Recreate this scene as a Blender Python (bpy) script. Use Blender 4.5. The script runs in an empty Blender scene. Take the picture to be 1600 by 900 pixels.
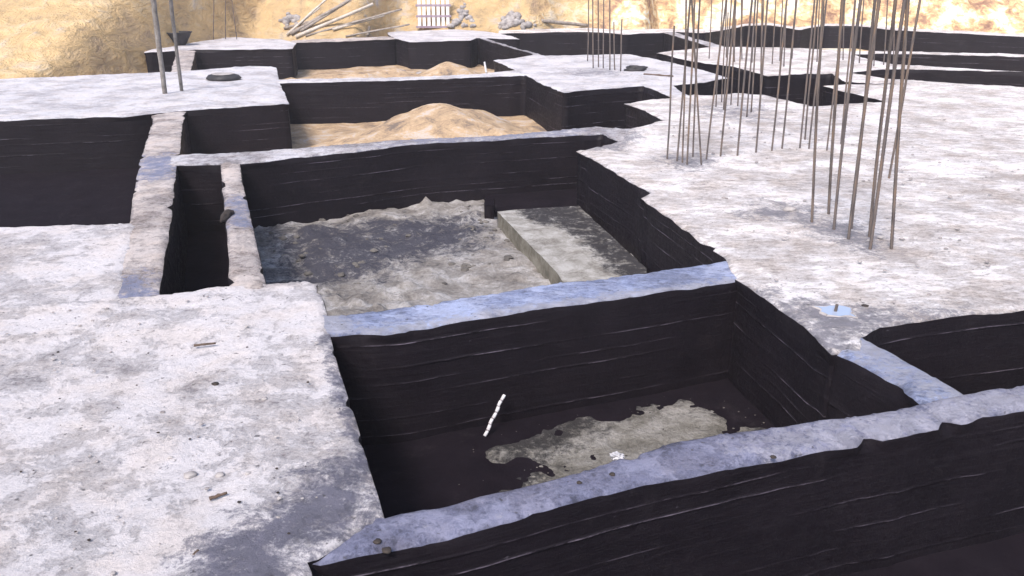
import bpy, bmesh, math, random
import numpy as np
from mathutils import Vector, noise, Matrix
from mathutils.geometry import delaunay_2d_cdt
random.seed(7)
S = bpy.context.scene
C = S.collection
R = math.radians

# ------------------------------------------------------------------ camera, sky, sun, exposure
H = 1.8                      # lens height above the tops of the footings (z = 0)
DEP = 0.69                   # depth of the pits
F = 1280.0                   # focal length in photo pixels (photo 1600 wide)
PITCH = R(21.34)
cam_d = bpy.data.cameras.new('camera'); cam = bpy.data.objects.new('camera', cam_d); C.objects.link(cam)
cam.location = (0, 0, H); cam.rotation_euler = (R(90) - PITCH, 0, 0)
cam_d.sensor_width = 36; cam_d.lens = 36 * F / 1600; cam_d.clip_start = 0.05; cam_d.clip_end = 2000
S.camera = cam

SUN_EL, SUN_ROT = 52, 205    # degrees; sun high, behind the camera to the left
w = bpy.data.worlds.new('World'); S.world = w; w.use_nodes = True
nt = w.node_tree; nt.nodes.clear()
sk = nt.nodes.new('ShaderNodeTexSky'); sk.sky_type = 'NISHITA'; sk.sun_disc = False
sk.sun_elevation = R(SUN_EL); sk.sun_rotation = R(SUN_ROT); sk.dust_density = 2.5
bg = nt.nodes.new('ShaderNodeBackground'); bg.inputs[1].default_value = 0.12
wo = nt.nodes.new('ShaderNodeOutputWorld')
nt.links.new(sk.outputs[0], bg.inputs[0]); nt.links.new(bg.outputs[0], wo.inputs[0])
sd = bpy.data.lights.new('sun', 'SUN'); sun = bpy.data.objects.new('sun', sd); C.objects.link(sun)
sd.energy = 2.0; sd.angle = R(14); sd.color = (1.0, 0.93, 0.86)
az = R(SUN_ROT)
sdir = Vector((math.sin(az) * math.cos(R(SUN_EL)), math.cos(az) * math.cos(R(SUN_EL)), math.sin(R(SUN_EL))))
sun.rotation_euler = sdir.to_track_quat('Z', 'Y').to_euler()
S.view_settings.view_transform = 'Standard'; S.view_settings.look = 'None'
S.view_settings.exposure = 1.08; S.view_settings.gamma = 1

# ------------------------------------------------------------------ helpers
def at(px, py, z=0.0):
    """plan point where the sight line through a photo pixel meets height z"""
    a = (px - 800) / F; b = (450 - py) / F
    dx = a; dy = math.cos(PITCH) + b * math.sin(PITCH); dz = -math.sin(PITCH) + b * math.cos(PITCH)
    t = (z - H) / dz
    return Vector((dx * t, dy * t, z))
def atd(px, py, D):
    """point on the sight line at plan distance y = D"""
    a = (px - 800) / F; b = (450 - py) / F
    dy = math.cos(PITCH) + b * math.sin(PITCH); dz = -math.sin(PITCH) + b * math.cos(PITCH)
    t = D / dy
    return Vector((a * t, D, H + dz * t))
def P(pts, z=0.0):
    return [at(x, y, z).to_2d() for x, y in pts]

def nz(x, y, z=0.0, s=1.0):
    return noise.noise(Vector((x * s, y * s, z * s)))
def fbm(x, y, z=0.0, s=1.0, o=4):
    v = 0; a = 1
    for i in range(o):
        v += a * noise.noise(Vector((x * s + 13.1 * i, y * s - 7.7 * i, z * s + 3.3 * i))); s *= 2.07; a *= 0.5
    return v

def tag(o, label=None, cat=None, group=None, kind=None):
    if label: o['label'] = label
    if cat: o['category'] = cat
    if group: o['group'] = group
    if kind: o['kind'] = kind
    return o
def link(name, me, mat=None, parent=None):
    if mat:
        for m_ in (mat if isinstance(mat, (list, tuple)) else [mat]): me.materials.append(m_)
    o = bpy.data.objects.new(name, me); C.objects.link(o)
    if parent: o.parent = parent
    return o
def mesh_from(name, v, f, smooth=True):
    me = bpy.data.meshes.new(name); me.from_pydata([tuple(p) for p in v], [], f)
    if smooth: me.polygons.foreach_set('use_smooth', [True] * len(me.polygons))
    me.update(); return me
def empty(name, loc, rz=0):
    o = bpy.data.objects.new(name, None); C.objects.link(o); o.location = loc; o.rotation_euler = (0, 0, rz)
    o.empty_display_size = 0.1
    return o

# ------------------------------------------------------------------ materials
def newmat(name, rough=0.8, spec=0.3):
    m = bpy.data.materials.new(name); m.use_nodes = True
    n = m.node_tree; b = n.nodes['Principled BSDF']
    b.inputs['Roughness'].default_value = rough
    b.inputs['Specular IOR Level'].default_value = spec
    return m, n, b
class NG:
    def __init__(s, nt): s.t = nt; s.n = nt.nodes; s.l = nt.links
    def pos(s): return s.n.new('ShaderNodeNewGeometry').outputs['Position']
    def mapped(s, vec, scale, loc=(0, 0, 0)):
        k = s.n.new('ShaderNodeMapping'); k.inputs['Scale'].default_value = scale; k.inputs['Location'].default_value = loc
        s.l.new(vec, k.inputs[0]); return k.outputs[0]
    def noise(s, vec, sc, det=5, rough=0.6, dist=0.0):
        k = s.n.new('ShaderNodeTexNoise'); k.inputs['Scale'].default_value = sc; k.inputs['Detail'].default_value = det
        k.inputs['Roughness'].default_value = rough; k.inputs['Distortion'].default_value = dist
        s.l.new(vec, k.inputs['Vector']); return k.outputs[0]
    def voro(s, vec, sc, feat='F1'):
        k = s.n.new('ShaderNodeTexVoronoi'); k.feature = feat; k.inputs['Scale'].default_value = sc
        s.l.new(vec, k.inputs['Vector']); return k
    def ramp(s, fac, stops, interp='LINEAR'):
        k = s.n.new('ShaderNodeValToRGB'); r = k.color_ramp; r.interpolation = interp
        while len(r.elements) > 1: r.elements.remove(r.elements[-1])
        for i, (p, c) in enumerate(stops):
            e = r.elements[0] if i == 0 else r.elements.new(p)
            e.position = p
            if not isinstance(c, tuple): c = (c, c, c)
            e.color = (*c[:3], 1)
        s.l.new(fac, k.inputs[0]); return k.outputs[0]
    def mix(s, fac, a, b, mode='MIX'):
        k = s.n.new('ShaderNodeMix'); k.data_type = 'RGBA'; k.blend_type = mode
        for sock, v in ((k.inputs[0], fac), (k.inputs[6], a), (k.inputs[7], b)):
            if isinstance(v, (int, float)): sock.default_value = v if sock.type == 'VALUE' else (v, v, v, 1)
            elif isinstance(v, tuple): sock.default_value = (*v[:3], 1)
            else: s.l.new(v, sock)
        return k.outputs[2]
    def math(s, op, a, b=0.0, c=None, clamp=False):
        k = s.n.new('ShaderNodeMath'); k.operation = op; k.use_clamp = clamp
        for i, v in enumerate((a, b, c)):
            if v is None: continue
            if isinstance(v, (int, float)): k.inputs[i].default_value = v
            else: s.l.new(v, k.inputs[i])
        return k.outputs[0]
    def attr(s, name):
        k = s.n.new('ShaderNodeAttribute'); k.attribute_name = name; return k.outputs['Fac']
    def bump(s, h, strength, dist, bsdf, normal=None):
        k = s.n.new('ShaderNodeBump'); k.inputs['Strength'].default_value = strength; k.inputs['Distance'].default_value = dist
        s.l.new(h, k.inputs['Height'])
        if normal is not None: s.l.new(normal, k.inputs['Normal'])
        s.l.new(k.outputs[0], bsdf.inputs['Normal']); return k.outputs[0]

def concrete(name, light, mid, dark, slurry, tar_amt=0.5, dust=None, rough=0.85, patch=1.6, streaky=False, wear=0.0):
    """cast concrete top: cement laitance patches, pores, grey slurry where attribute 'slurry' says, tar smears by the edges"""
    m, t, b = newmat(name, rough, 0.35); g = NG(t); p = g.pos()
    n1 = g.noise(p, patch, 6, 0.62)
    pp = g.mapped(p, (1, 2.0, 1)) if streaky else p
    n2 = g.noise(pp, 9.0, 6, 0.7, 0.3)
    n3 = g.noise(p, 60.0, 4, 0.8)
    f1 = g.math('ADD', g.math('MULTIPLY', g.math('SUBTRACT', n1, wear), 0.45), g.math('MULTIPLY', g.noise(pp, 5.2, 12, 0.80), 0.55))
    lay = g.ramp(f1, [(0.385, 0.0), (0.425, 0.42), (0.455, 0.5), (0.475, 0.92), (0.60, 1.0)])     # thin flaking layers of laitance
    f2 = g.math('SUBTRACT', g.noise(pp, 17, 9, 0.82), wear * 0.4)
    s = g.math('ADD', g.math('MULTIPLY', lay, 0.60), g.math('MULTIPLY', g.ramp(f2, [(0.36, 0.0), (0.45, 0.75), (0.60, 1.0)]), 0.40))
    s = g.math('ADD', s, g.math('MULTIPLY', g.math('SUBTRACT', n3, 0.5), 0.75))
    col = g.ramp(s, [(0.15, dark), (0.50, mid), (0.80, light), (1.0, tuple(min(1, c * 1.12) for c in light))])
    tint = g.noise(p, 3.7, 4, 0.6)
    col = g.mix(g.ramp(tint, [(0.45, 0.0), (0.62, 0.4)]), col, (1.0, 0.91, 0.80), 'MULTIPLY')
    cr = g.noise(p, 1.7, 8, 0.66, 1.0)
    cr = g.math('ABSOLUTE', g.math('SUBTRACT', cr, 0.5))
    col = g.mix(g.math('MULTIPLY', g.ramp(cr, [(0.0, 1.0), (0.004, 0.0)]), 0.30), col, dark)
    if dust:
        dn = g.noise(p, 2.3, 5, 0.65, 0.6)
        col = g.mix(g.ramp(dn, [(0.5, 0.0), (0.66, 0.6)]), col, dust)
    # slurry stain
    sl = g.attr('slurry')
    f = g.math('ADD', sl, g.math('MULTIPLY', g.math('SUBTRACT', g.noise(p, 6.5, 9, 0.78, 0.5), 0.5), 2.7))
    f = g.math('ADD', f, g.math('MULTIPLY', g.math('SUBTRACT', g.noise(p, 34, 5, 0.75), 0.5), 1.5))
    f = g.ramp(f, [(0.36, 0.0), (0.55, 0.6), (0.85, 1.0)])
    sc = g.mix(g.ramp(n2, [(0.4, 0.0), (0.65, 1.0)]), tuple(c * 0.72 for c in slurry), slurry)
    sc = g.mix(g.ramp(g.noise(p, 26, 5, 0.75), [(0.6, 0.0), (0.75, 0.7)]), sc, light)
    col = g.mix(g.math('MULTIPLY', f, 0.95), col, sc)
    # tar by the rim
    e = g.attr('rim')
    tn = g.math('ADD', g.math('MULTIPLY', e, 10.0), g.math('MULTIPLY', g.noise(p, 13, 5, 0.7), 1.6))
    tf = g.ramp(tn, [(0.60, 1.0), (0.88, 0.35), (1.15, 0.0)])
    col = g.mix(g.math('MULTIPLY', tf, tar_amt), col, (0.05, 0.05, 0.075))
    # pores, specks
    sp = g.noise(p, 30, 3, 0.5)
    col = g.mix(g.ramp(sp, [(0.26, 0.75), (0.33, 0.0)]), col, (0.06, 0.055, 0.06))
    t.links.new(col, b.inputs['Base Color'])
    hh = g.math('ADD', g.math('MULTIPLY', n2, 0.9), g.math('MULTIPLY', n3, 0.45))
    hh = g.math('ADD', g.math('MULTIPLY', lay, 0.35), g.math('ADD', g.math('MULTIPLY', f2, 1.0), g.math('MULTIPLY', n3, 0.22)))
    g.bump(hh, 0.8, 0.03, b)
    t.links.new(g.ramp(n2, [(0.4, rough - 0.2), (0.6, rough)]), b.inputs['Roughness'])
    return m

M = {}  # cement tones hold sun and shade: near slabs greyer, right rear lighter
M['white'] = concrete('cement_white', (0.60, 0.565, 0.58), (0.42, 0.39, 0.40), (0.24, 0.215, 0.225), (0.13, 0.127, 0.175), 0.6, wear=0.035)
M['bright'] = concrete('cement_sunlit_tone', (0.76, 0.72, 0.725), (0.56, 0.51, 0.50), (0.33, 0.29, 0.275), (0.24, 0.23, 0.265), 0.6, wear=0.11, streaky=True)  # lit version of the slab concrete, sunlight put into its tones
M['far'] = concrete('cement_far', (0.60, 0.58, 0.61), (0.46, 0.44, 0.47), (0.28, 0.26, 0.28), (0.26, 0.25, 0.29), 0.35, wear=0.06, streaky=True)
M['blue'] = concrete('cement_shade_blue', (0.37, 0.42, 0.61), (0.24, 0.28, 0.45), (0.12, 0.14, 0.22), (0.42, 0.42, 0.50), 0.5, wear=0.11, rough=0.62, streaky=True)  # grey concrete with the blue cast of shade put into its colour
M['lav'] = concrete('cement_shade_lavender', (0.24, 0.245, 0.35), (0.165, 0.17, 0.26), (0.08, 0.082, 0.125), (0.40, 0.39, 0.47), 0.5, wear=0.11, rough=0.6)  # nearest beam: bluish shade put into a darker base colour
M['tan'] = concrete('cement_tan', (0.52, 0.46, 0.44), (0.38, 0.335, 0.325), (0.18, 0.15, 0.145), (0.22, 0.24, 0.36), 0.6, wear=0.10)
M['thin'] = concrete('cement_grey', (0.54, 0.52, 0.55), (0.38, 0.36, 0.385), (0.18, 0.165, 0.175), (0.24, 0.25, 0.34), 0.8, wear=0.14)

def bitumen(name, streak=0.5, floor=False):
    m, t, b = newmat(name, 0.5, 0.06 if floor else 0.16); g = NG(t); p = g.pos()
    n1 = g.noise(p, 3.0, 5, 0.6); n2 = g.noise(p, 26, 5, 0.7)
    col = g.ramp(n1, [(0.3, (0.0060, 0.0042, 0.0068)), (0.7, (0.0115, 0.0084, 0.0122))])
    ps = g.mapped(p, (1.0, 1.0, 14.0))
    wn = g.noise(ps, 1.5, 6, 0.65)
    col = g.mix(g.ramp(wn, [(0.56, 0.0), (0.80, 0.5)]), col, (0.022, 0.0175, 0.023))
    du = g.noise(p, 2.1, 9, 0.74, 0.4)
    col = g.mix(g.ramp(du, [(0.58, 0.0), (0.78, 0.30)]), col, (0.060, 0.051, 0.056))
    if not floor:
        # fins of bare cement left at the joints of the formwork boards (attribute 'joint' = 1 on the fin)
        j = g.attr('joint')
        jm = g.ramp(g.noise(g.mapped(p, (1.2, 1.2, 4.0)), 2.6, 7, 0.75), [(0.47, 0.0), (0.62, 1.0)])
        f = g.math('MULTIPLY', g.math('MULTIPLY', j, jm), streak)
        col = g.mix(f, col, (0.26, 0.22, 0.28))
        sp = g.noise(g.mapped(p, (1, 1, 2.0)), 18, 4, 0.6)
        col = g.mix(g.ramp(sp, [(0.72, 0.0), (0.76, 0.4)]), col, (0.11, 0.10, 0.12))
    else:
        sp = g.noise(p, 9, 6, 0.7)
        col = g.mix(g.ramp(sp, [(0.60, 0.0), (0.80, 0.3)]), col, (0.05, 0.046, 0.046))
    t.links.new(col, b.inputs['Base Color'])
    t.links.new(g.ramp(n2, [(0.35, 0.85 if floor else 0.45), (0.65, 0.95 if floor else 0.72)]), b.inputs['Roughness'])
    g.bump(g.math('ADD', g.math('MULTIPLY', n2, 0.5), g.math('MULTIPLY', wn, 0.8)), 0.5, 0.015, b)
    return m
M['tar'] = bitumen('bitumen_wall', 0.9)
M['tar_floor'] = bitumen('bitumen_floor', 0, True)

def soil(name, stops, stain=None, sc=2.0, rough=0.95, bump=0.9, bd=0.04):
    m, t, b = newmat(name, rough, 0.12); g = NG(t); p = g.pos()
    n1 = g.noise(p, sc, 7, 0.65, 0.5); n2 = g.noise(p, sc * 9, 5, 0.7)
    s = g.math('ADD', g.math('MULTIPLY', n1, 0.72), g.math('MULTIPLY', n2, 0.28))
    col = g.ramp(s, stops)
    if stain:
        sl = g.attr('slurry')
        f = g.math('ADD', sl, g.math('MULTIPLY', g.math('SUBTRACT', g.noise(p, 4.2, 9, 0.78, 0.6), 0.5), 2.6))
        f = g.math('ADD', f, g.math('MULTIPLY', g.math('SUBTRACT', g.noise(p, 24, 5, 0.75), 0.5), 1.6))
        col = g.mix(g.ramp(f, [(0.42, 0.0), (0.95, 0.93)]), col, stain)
    t.links.new(col, b.inputs['Base Color'])
    g.bump(g.math('ADD', n1, g.math('MULTIPLY', n2, 0.5)), bump, bd, b)
    return m
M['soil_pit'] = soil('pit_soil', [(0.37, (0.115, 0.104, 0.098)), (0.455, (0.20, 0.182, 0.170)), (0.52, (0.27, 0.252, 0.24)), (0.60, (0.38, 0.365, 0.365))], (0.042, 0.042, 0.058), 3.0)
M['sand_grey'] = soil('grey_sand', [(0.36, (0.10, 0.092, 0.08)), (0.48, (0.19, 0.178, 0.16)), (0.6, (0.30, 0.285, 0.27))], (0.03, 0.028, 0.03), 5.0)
M['sand_heap'] = soil('orange_sand', [(0.37, (0.17, 0.135, 0.115)), (0.45, (0.35, 0.25, 0.165)), (0.52, (0.47, 0.335, 0.21)), (0.60, (0.48, 0.41, 0.36))], None, 2.8)
M['ledge'] = soil('ledge_concrete', [(0.38, (0.16, 0.145, 0.13)), (0.48, (0.27, 0.255, 0.235)), (0.60, (0.38, 0.365, 0.35))], (0.02, 0.018, 0.022), 6.0, 0.85, 0.5, 0.02)
M['ledge_face'] = soil('ledge_face', [(0.38, (0.11, 0.10, 0.08)), (0.5, (0.18, 0.165, 0.135)), (0.6, (0.24, 0.225, 0.19))], None, 7.0, 0.85, 0.5, 0.02)
M['ground'] = soil('ground_soil', [(0.34, (0.22, 0.16, 0.11)), (0.5, (0.38, 0.29, 0.20)), (0.66, (0.48, 0.40, 0.31))], None, 1.2)

# ------------------------------------------------------------------ polygons
def sdist(pt, poly):
    """signed distance, positive inside"""
    x, y = pt; best = 1e9; ins = False; n = len(poly)
    for i in range(n):
        ax, ay = poly[i]; bx, by = poly[(i + 1) % n]
        dx, dy = bx - ax, by - ay; L = dx * dx + dy * dy
        t = 0 if L == 0 else max(0, min(1, ((x - ax) * dx + (y - ay) * dy) / L))
        d = (x - ax - t * dx) ** 2 + (y - ay - t * dy) ** 2
        if d < best: best = d
        if (ay > y) != (by > y) and x < (bx - ax) * (y - ay) / (by - ay) + ax: ins = not ins
    return math.sqrt(best) * (1 if ins else -1)
def step_at(y, k=0.0075, lo=0.03, hi=0.30):
    return max(lo, min(hi, k * abs(y)))
def rough_loop(poly, amp=1.0, k=0.0075, lo=0.03):
    """resample the outline finely and make it wander as a hand-struck edge does"""
    if sum(poly[i][0] * poly[(i + 1) % len(poly)][1] - poly[(i + 1) % len(poly)][0] * poly[i][1] for i in range(len(poly))) < 0:
        poly = poly[::-1]
    out = []
    n = len(poly)
    for i in range(n):
        a = Vector(poly[i]); b = Vector(poly[(i + 1) % n]); L = (b - a).length
        s = step_at((a.y + b.y) / 2, k, lo); m = max(1, int(L / s))
        for j in range(m):
            q = a.lerp(b, j / m)
            sc = amp * (0.010 + 0.0016 * min(20, abs(q.y)))
            far = min(1.0, abs(q.y) / 8)
            sc *= (0.20 + 0.80 * far) * (0.5 + 1.2 * max(0, nz(q.x, q.y, 3.9, 1.3) + 0.25))
            chip = max(0.0, nz(q.x, q.y, 6.6, 7.5) - 0.44) * 0.14 * amp
            nn = (b - a).normalized(); q = q + Vector((-nn.y, nn.x)) * chip
            q = q + Vector((nz(q.x, q.y, 1.7, 3.1) + (0.3 + 0.3 * far) * nz(q.x, q.y, 5.1, 11), nz(q.x, q.y, 9.7, 3.1) + 0.6 * nz(q.x, q.y, 2.1, 11))) * sc
            out.append(q)
    return out
def fill(loop, z_fn, k=0.0075, lo=0.03, jitter=0.35):
    """triangulated sheet inside an outline: returns verts (2D) and faces, outline points first"""
    xs = [p.x for p in loop]; ys = [p.y for p in loop]
    pts = [Vector((p.x, p.y)) for p in loop]; nb = len(pts)
    pl = [(p.x, p.y) for p in loop]
    y = min(ys); row = 0
    # cheap scanline inside test
    while y < max(ys):
        s = step_at(y, k, lo)
        xi = []
        for i in range(nb):
            ax, ay = pl[i]; bx, by = pl[(i + 1) % nb]
            if (ay > y) != (by > y): xi.append((bx - ax) * (y - ay) / (by - ay) + ax)
        xi.sort()
        for a, b in zip(xi[::2], xi[1::2]):
            x = a + s * (0.6 + 0.3 * (row % 2))
            while x < b - s * 0.5:
                pts.append(Vector((x + random.uniform(-jitter, jitter) * s, y + random.uniform(-jitter, jitter) * s))); x += s
        y += s; row += 1
    ed = [(i, (i + 1) % nb) for i in range(nb)]
    v, e, f, ov, oe, of = delaunay_2d_cdt(pts, ed, [], 1, 1e-5, True)
    # map original boundary index to output
    m = {}
    A = np.array(pl); B = np.roll(A, -1, axis=0)
    VV = np.array([(q[0], q[1]) for q in v]); T = np.array(f)
    cen = VV[T].mean(axis=1); ins = np.zeros(len(cen), bool)
    for (ax, ay), (bx, by) in zip(A, B):
        cr = (ay > cen[:, 1]) != (by > cen[:, 1])
        if by != ay: ins ^= cr & (cen[:, 0] < (bx - ax) * (cen[:, 1] - ay) / (by - ay) + ax)
    f = [t for t, k_ in zip(f, ins) if k_]
    for i, o in enumerate(ov):
        for k_ in o: m[k_] = i
    return v, f, [m[i] for i in range(nb)]
class Near:
    """fast distance from points to an outline"""
    def __init__(s, loop, cell=0.25):
        s.c = cell; s.g = {}
        for p in loop:
            s.g.setdefault((int(p.x // cell), int(p.y // cell)), []).append(p)
    def d(s, x, y, lim=0.25):
        cx, cy = int(x // s.c), int(y // s.c); b = lim
        for i in (-1, 0, 1):
            for j in (-1, 0, 1):
                for p in s.g.get((cx + i, cy + j), ()):
                    q = math.hypot(p.x - x, p.y - y)
                    if q < b: b = q
        return b
def add_attr(me, name, vals):
    a = me.attributes.new(name, 'FLOAT', 'POINT'); a.data.foreach_set('value', vals)

STAINS = []   # (plan outline, reach) of slurry-stained areas on the tops
def slurry_at(x, y, stains):
    v = 0.0
    if callable(stains): return stains(x, y)
    for poly, soft in stains:
        d = sdist((x, y), poly)
        v = max(v, min(1.0, 0.5 + d / soft)) if d > -soft else v
    return v

def footing(name, px, mat, label, cat, z=0.0, rough=1.0, relief=1.0, stains=(), world=None, bottom=-DEP - 0.12, k=0.0075, lo=0.03, group=None, tilt=None):
    """a cast concrete body: uneven top as the thing's own mesh, tar-coated sides as its child"""
    poly = world if world else P(px)
    loop = rough_loop(poly, rough, k, lo)
    v, f, bi = fill(loop, None, k, lo)
    near = Near([Vector(v[i]) for i in bi])
    bset = set(bi); V = []; rim = []; sl = []
    for i, q in enumerate(v):
        d = 0.0 if i in bset else near.d(q.x, q.y)
        hz = relief * (0.010 * fbm(q.x, q.y, z * 50, 2.2, 4) + 0.012 * fbm(q.x, q.y, 4.0, 0.6, 2) + 0.006 * abs(nz(q.x, q.y, 3.0, 14)))
        rr = 0.03
        if d < rr: hz -= (0.010 + 0.012 * max(0, nz(q.x, q.y, 8, 6) + 0.2)) * (1 - d / rr) ** 2
        V.append((q.x, q.y, z + hz + (tilt(q.x, q.y) if tilt else 0))); rim.append(min(d, 0.25)); sl.append(slurry_at(q.x, q.y, stains) if stains else 0.0)
    # drop top faces pointing down
    F_ = []
    for t in f:
        a, b, c = (v[t[0]], v[t[1]], v[t[2]])
        F_.append(tuple(t) if (b - a).cross(c - a) > 0 else tuple(reversed(t)))
    me = mesh_from(name, V, F_)
    add_attr(me, 'rim', rim); add_attr(me, 'slurry', sl)
    root = link(name, me, mat); tag(root, label, cat, group)
    # sides with the fins left by formwork boards
    n = len(bi); rows = []
    zz = [0.0, -0.02]
    zj = -0.085
    jts = []
    while zj > bottom:
        for o in (0.014, 0.004, 0.0, -0.004, -0.014): zz.append(zj + o)
        jts.append(zj); zj -= random.choice((0.075, 0.10, 0.14, 0.165))
    zz = sorted(set([q for q in zz if q > bottom] + [bottom]), reverse=True)
    W = []; J = []; WF = []
    P2 = [Vector(v[i]) for i in bi]
    PS = [sum((P2[(i + o_) % n] for o_ in range(-5, 6)), Vector((0, 0))) / 11 for i in range(n)]   # the formed face is truer than its chipped arris
    PS = [p_ if (p_ - P2[i]).length < 0.03 else P2[i].lerp(p_, 0.03 / (p_ - P2[i]).length) for i, p_ in enumerate(PS)]
    nrm = []
    for i in range(n):
        tdir = (PS[(i + 1) % n] - PS[i - 1]); tdir.normalize() if tdir.length > 0 else None
        nrm.append(Vector((tdir.y, -tdir.x)))
    for r, zr in enumerate(zz):
        for i in range(n):
            q = P2[i]; top = V[bi[i]][2]
            jn = min(jts, key=lambda j_: abs(zr - j_)) if jts else 0
            wv = 0.012 * nz(q.x, q.y, 0, 0.8) + 0.006 * nz(q.x, q.y, jn * 9, 1.7) + 0.003 * nz(q.x, q.y, jn * 30, 7)   # boards are not quite level
            zc = zr
            jd = min(abs(zr - j_) for j_ in jts) if jts else 1
            fin = 1.0 if jd < 0.001 else 0.0
            fa = max(0.0, 0.25 + 1.3 * nz(q.x, q.y, jn * 40, 1.3)); push = 0.003 + 0.005 * fin * fa + 0.006 * fbm(q.x, q.y, zr, 3.5, 3) + 0.012 * max(0, -zr) * 0.6
            if r == 0: push = 0.0
            qq = (q if r < 2 else PS[i]) + nrm[i] * push
            zq = (top + 0.001) if r == 0 else (top - 0.018 + 0.012 * nz(q.x, q.y, 3, 9) if r == 1 else zc + wv)
            W.append((qq.x, qq.y, zq)); J.append(min(1.0, fa * 1.3) if fin else 0.0)
    for r in range(len(zz) - 1):
        for i in range(n):
            a = r * n + i; b = r * n + (i + 1) % n
            WF.append((a, a + n, b + n, b))
    wm = mesh_from('bitumen_coating', W, WF)
    add_attr(wm, 'joint', J)
    link('bitumen_coating', wm, M['tar'], root)
    return root

def sheet(name, loop, zf, mat, k=0.0075, lo=0.03, kind=None, stains=(), parent=None):
    v, f, bi = fill(loop, None, k, lo)
    V = [(q.x, q.y, zf(q.x, q.y)) for q in v]
    F_ = []
    for t in f:
        a, b, c = (v[t[0]], v[t[1]], v[t[2]])
        F_.append(tuple(t) if (b - a).cross(c - a) > 0 else tuple(reversed(t)))
    me = mesh_from(name, V, F_)
    add_attr(me, 'slurry', [slurry_at(q.x, q.y, stains) if stains else 0.0 for q in v])
    o = link(name, me, mat, parent)
    if kind: o['kind'] = kind
    return o

# ------------------------------------------------------------------ ground
def ground_z(x, y):
    return -DEP - 0.06 + 0.03 * fbm(x, y, 0, 0.8, 3)
gl = [Vector(p) for p in ((-22, -6), (24, -6), (34, 34), (-30, 34))]
def grid(name, x0, x1, y0, y1, nx, ny, zf, mat, kind='structure', yexp=1.0):
    V = []; Fc = []
    for j in range(ny + 1):
        y = y0 + (y1 - y0) * (j / ny) ** yexp
        for i in range(nx + 1):
            x = x0 + (x1 - x0) * i / nx
            V.append((x, y, zf(x, y)))
    for j in range(ny):
        for i in range(nx):
            a = j * (nx + 1) + i; Fc.append((a, a + 1, a + nx + 2, a + nx + 1))
    o = link(name, mesh_from(name, V, Fc), mat); o['kind'] = kind
    return o
grid('ground', -400, 400, -200, 600, 8, 8, lambda x, y: -DEP - 0.22, M['ground'])

# earth floor under the footings and the excavated bank around them
def sm(a, b, x):
    t = max(0.0, min(1.0, (x - a) / (b - a))); return t * t * (3 - 2 * t)
def foot_y(x):
    # plan distance of the foot of the bank, nearest on the left, farthest on the right
    y = 15.5 + 8.7 * sm(-9.3, -7.5, x) + 3.0 * sm(-4.6, -3.6, x) + 1.4 * sm(0.5, 2.0, x) + 3.2 * sm(4.4, 5.6, x)
    return y + 0.25 * nz(x, 0, 2, 0.4)
def bank_z(x, y):
    base = -DEP - 0.05 + 0.03 * fbm(x, y, 0, 0.8, 2)
    d = y - foot_y(x)
    if d < 0: return base
    g = abs(fbm(x, y * 0.5, 5, 0.33, 3))              # gullies
    left = min(1, max(0, (-5 - x) / 4)); right = sm(3, 8, x)
    t = min(1, d / (5.0 + 3 * g)); t = t * t * (3 - 2 * t)
    slope = (0.10 + 0.25 * (1 - left)) * min(d, 9)
    lump = (0.34 - 0.22 * left) * fbm(x, y, 1, 0.75, 6) * min(1, d / 1.0)
    ridge = right * 0.9 * max(0, 0.35 - abs(nz(x, y * 0.6, 11, 0.75))) * min(1, d / 1.2) * 2
    hgt = 9.0 - 3.0 * sm(-5, -7, x)
    return base + 0.58 * min(1, d / 0.5) + slope + t * hgt * (0.35 + 0.5 * g) * (1 - 0.6 * left) + lump + ridge
def bank_mat():
    m, t, b = newmat('excavated_earth', 0.95, 0.1); g = NG(t); p = g.pos()
    n1 = g.noise(p, 0.55, 7, 0.62, 0.8); n2 = g.noise(g.mapped(p, (1, 0.7, 1.6)), 2.6, 6, 0.7, 0.5)
    s = g.math('ADD', g.math('MULTIPLY', n1, 0.6), g.math('MULTIPLY', n2, 0.4))
    a = g.ramp(s, [(0.36, (0.34, 0.25, 0.17)), (0.43, (0.50, 0.36, 0.21)), (0.50, (0.60, 0.42, 0.22)), (0.57, (0.60, 0.46, 0.29)), (0.66, (0.50, 0.45, 0.44))])
    c = g.ramp(s, [(0.38, (0.28, 0.16, 0.12)), (0.44, (0.46, 0.29, 0.19)), (0.475, (0.70, 0.46, 0.25)), (0.51, (0.85, 0.66, 0.38)), (0.545, (0.88, 0.82, 0.70)), (0.60, (0.88, 0.86, 0.82))])  # right-hand earth: strong sunlight put into the paler colours
    sx = t.nodes.new('ShaderNodeSeparateXYZ'); t.links.new(p, sx.inputs[0])
    k = g.math('ADD', g.math('MULTIPLY', sx.outputs[0], 0.25), g.math('MULTIPLY', g.math('SUBTRACT', g.noise(p, 0.3, 3), 0.5), 2.0))
    t.links.new(g.mix(g.ramp(k, [(0.0, 0.0), (0.9, 1.0)]), a, c), b.inputs['Base Color'])
    g.bump(g.math('ADD', n1, g.math('MULTIPLY', n2, 0.8)), 1.0, 0.25, b)
    return m
M['bank'] = bank_mat()
grid('earth_floor', -30, 34, -6, 10, 90, 24, lambda x, y: ground_z(x, y), M['ground'])
grid('soil_bank', -34, 40, 10, 48, 560, 190, bank_z, M['bank'], yexp=1.0)

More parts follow.
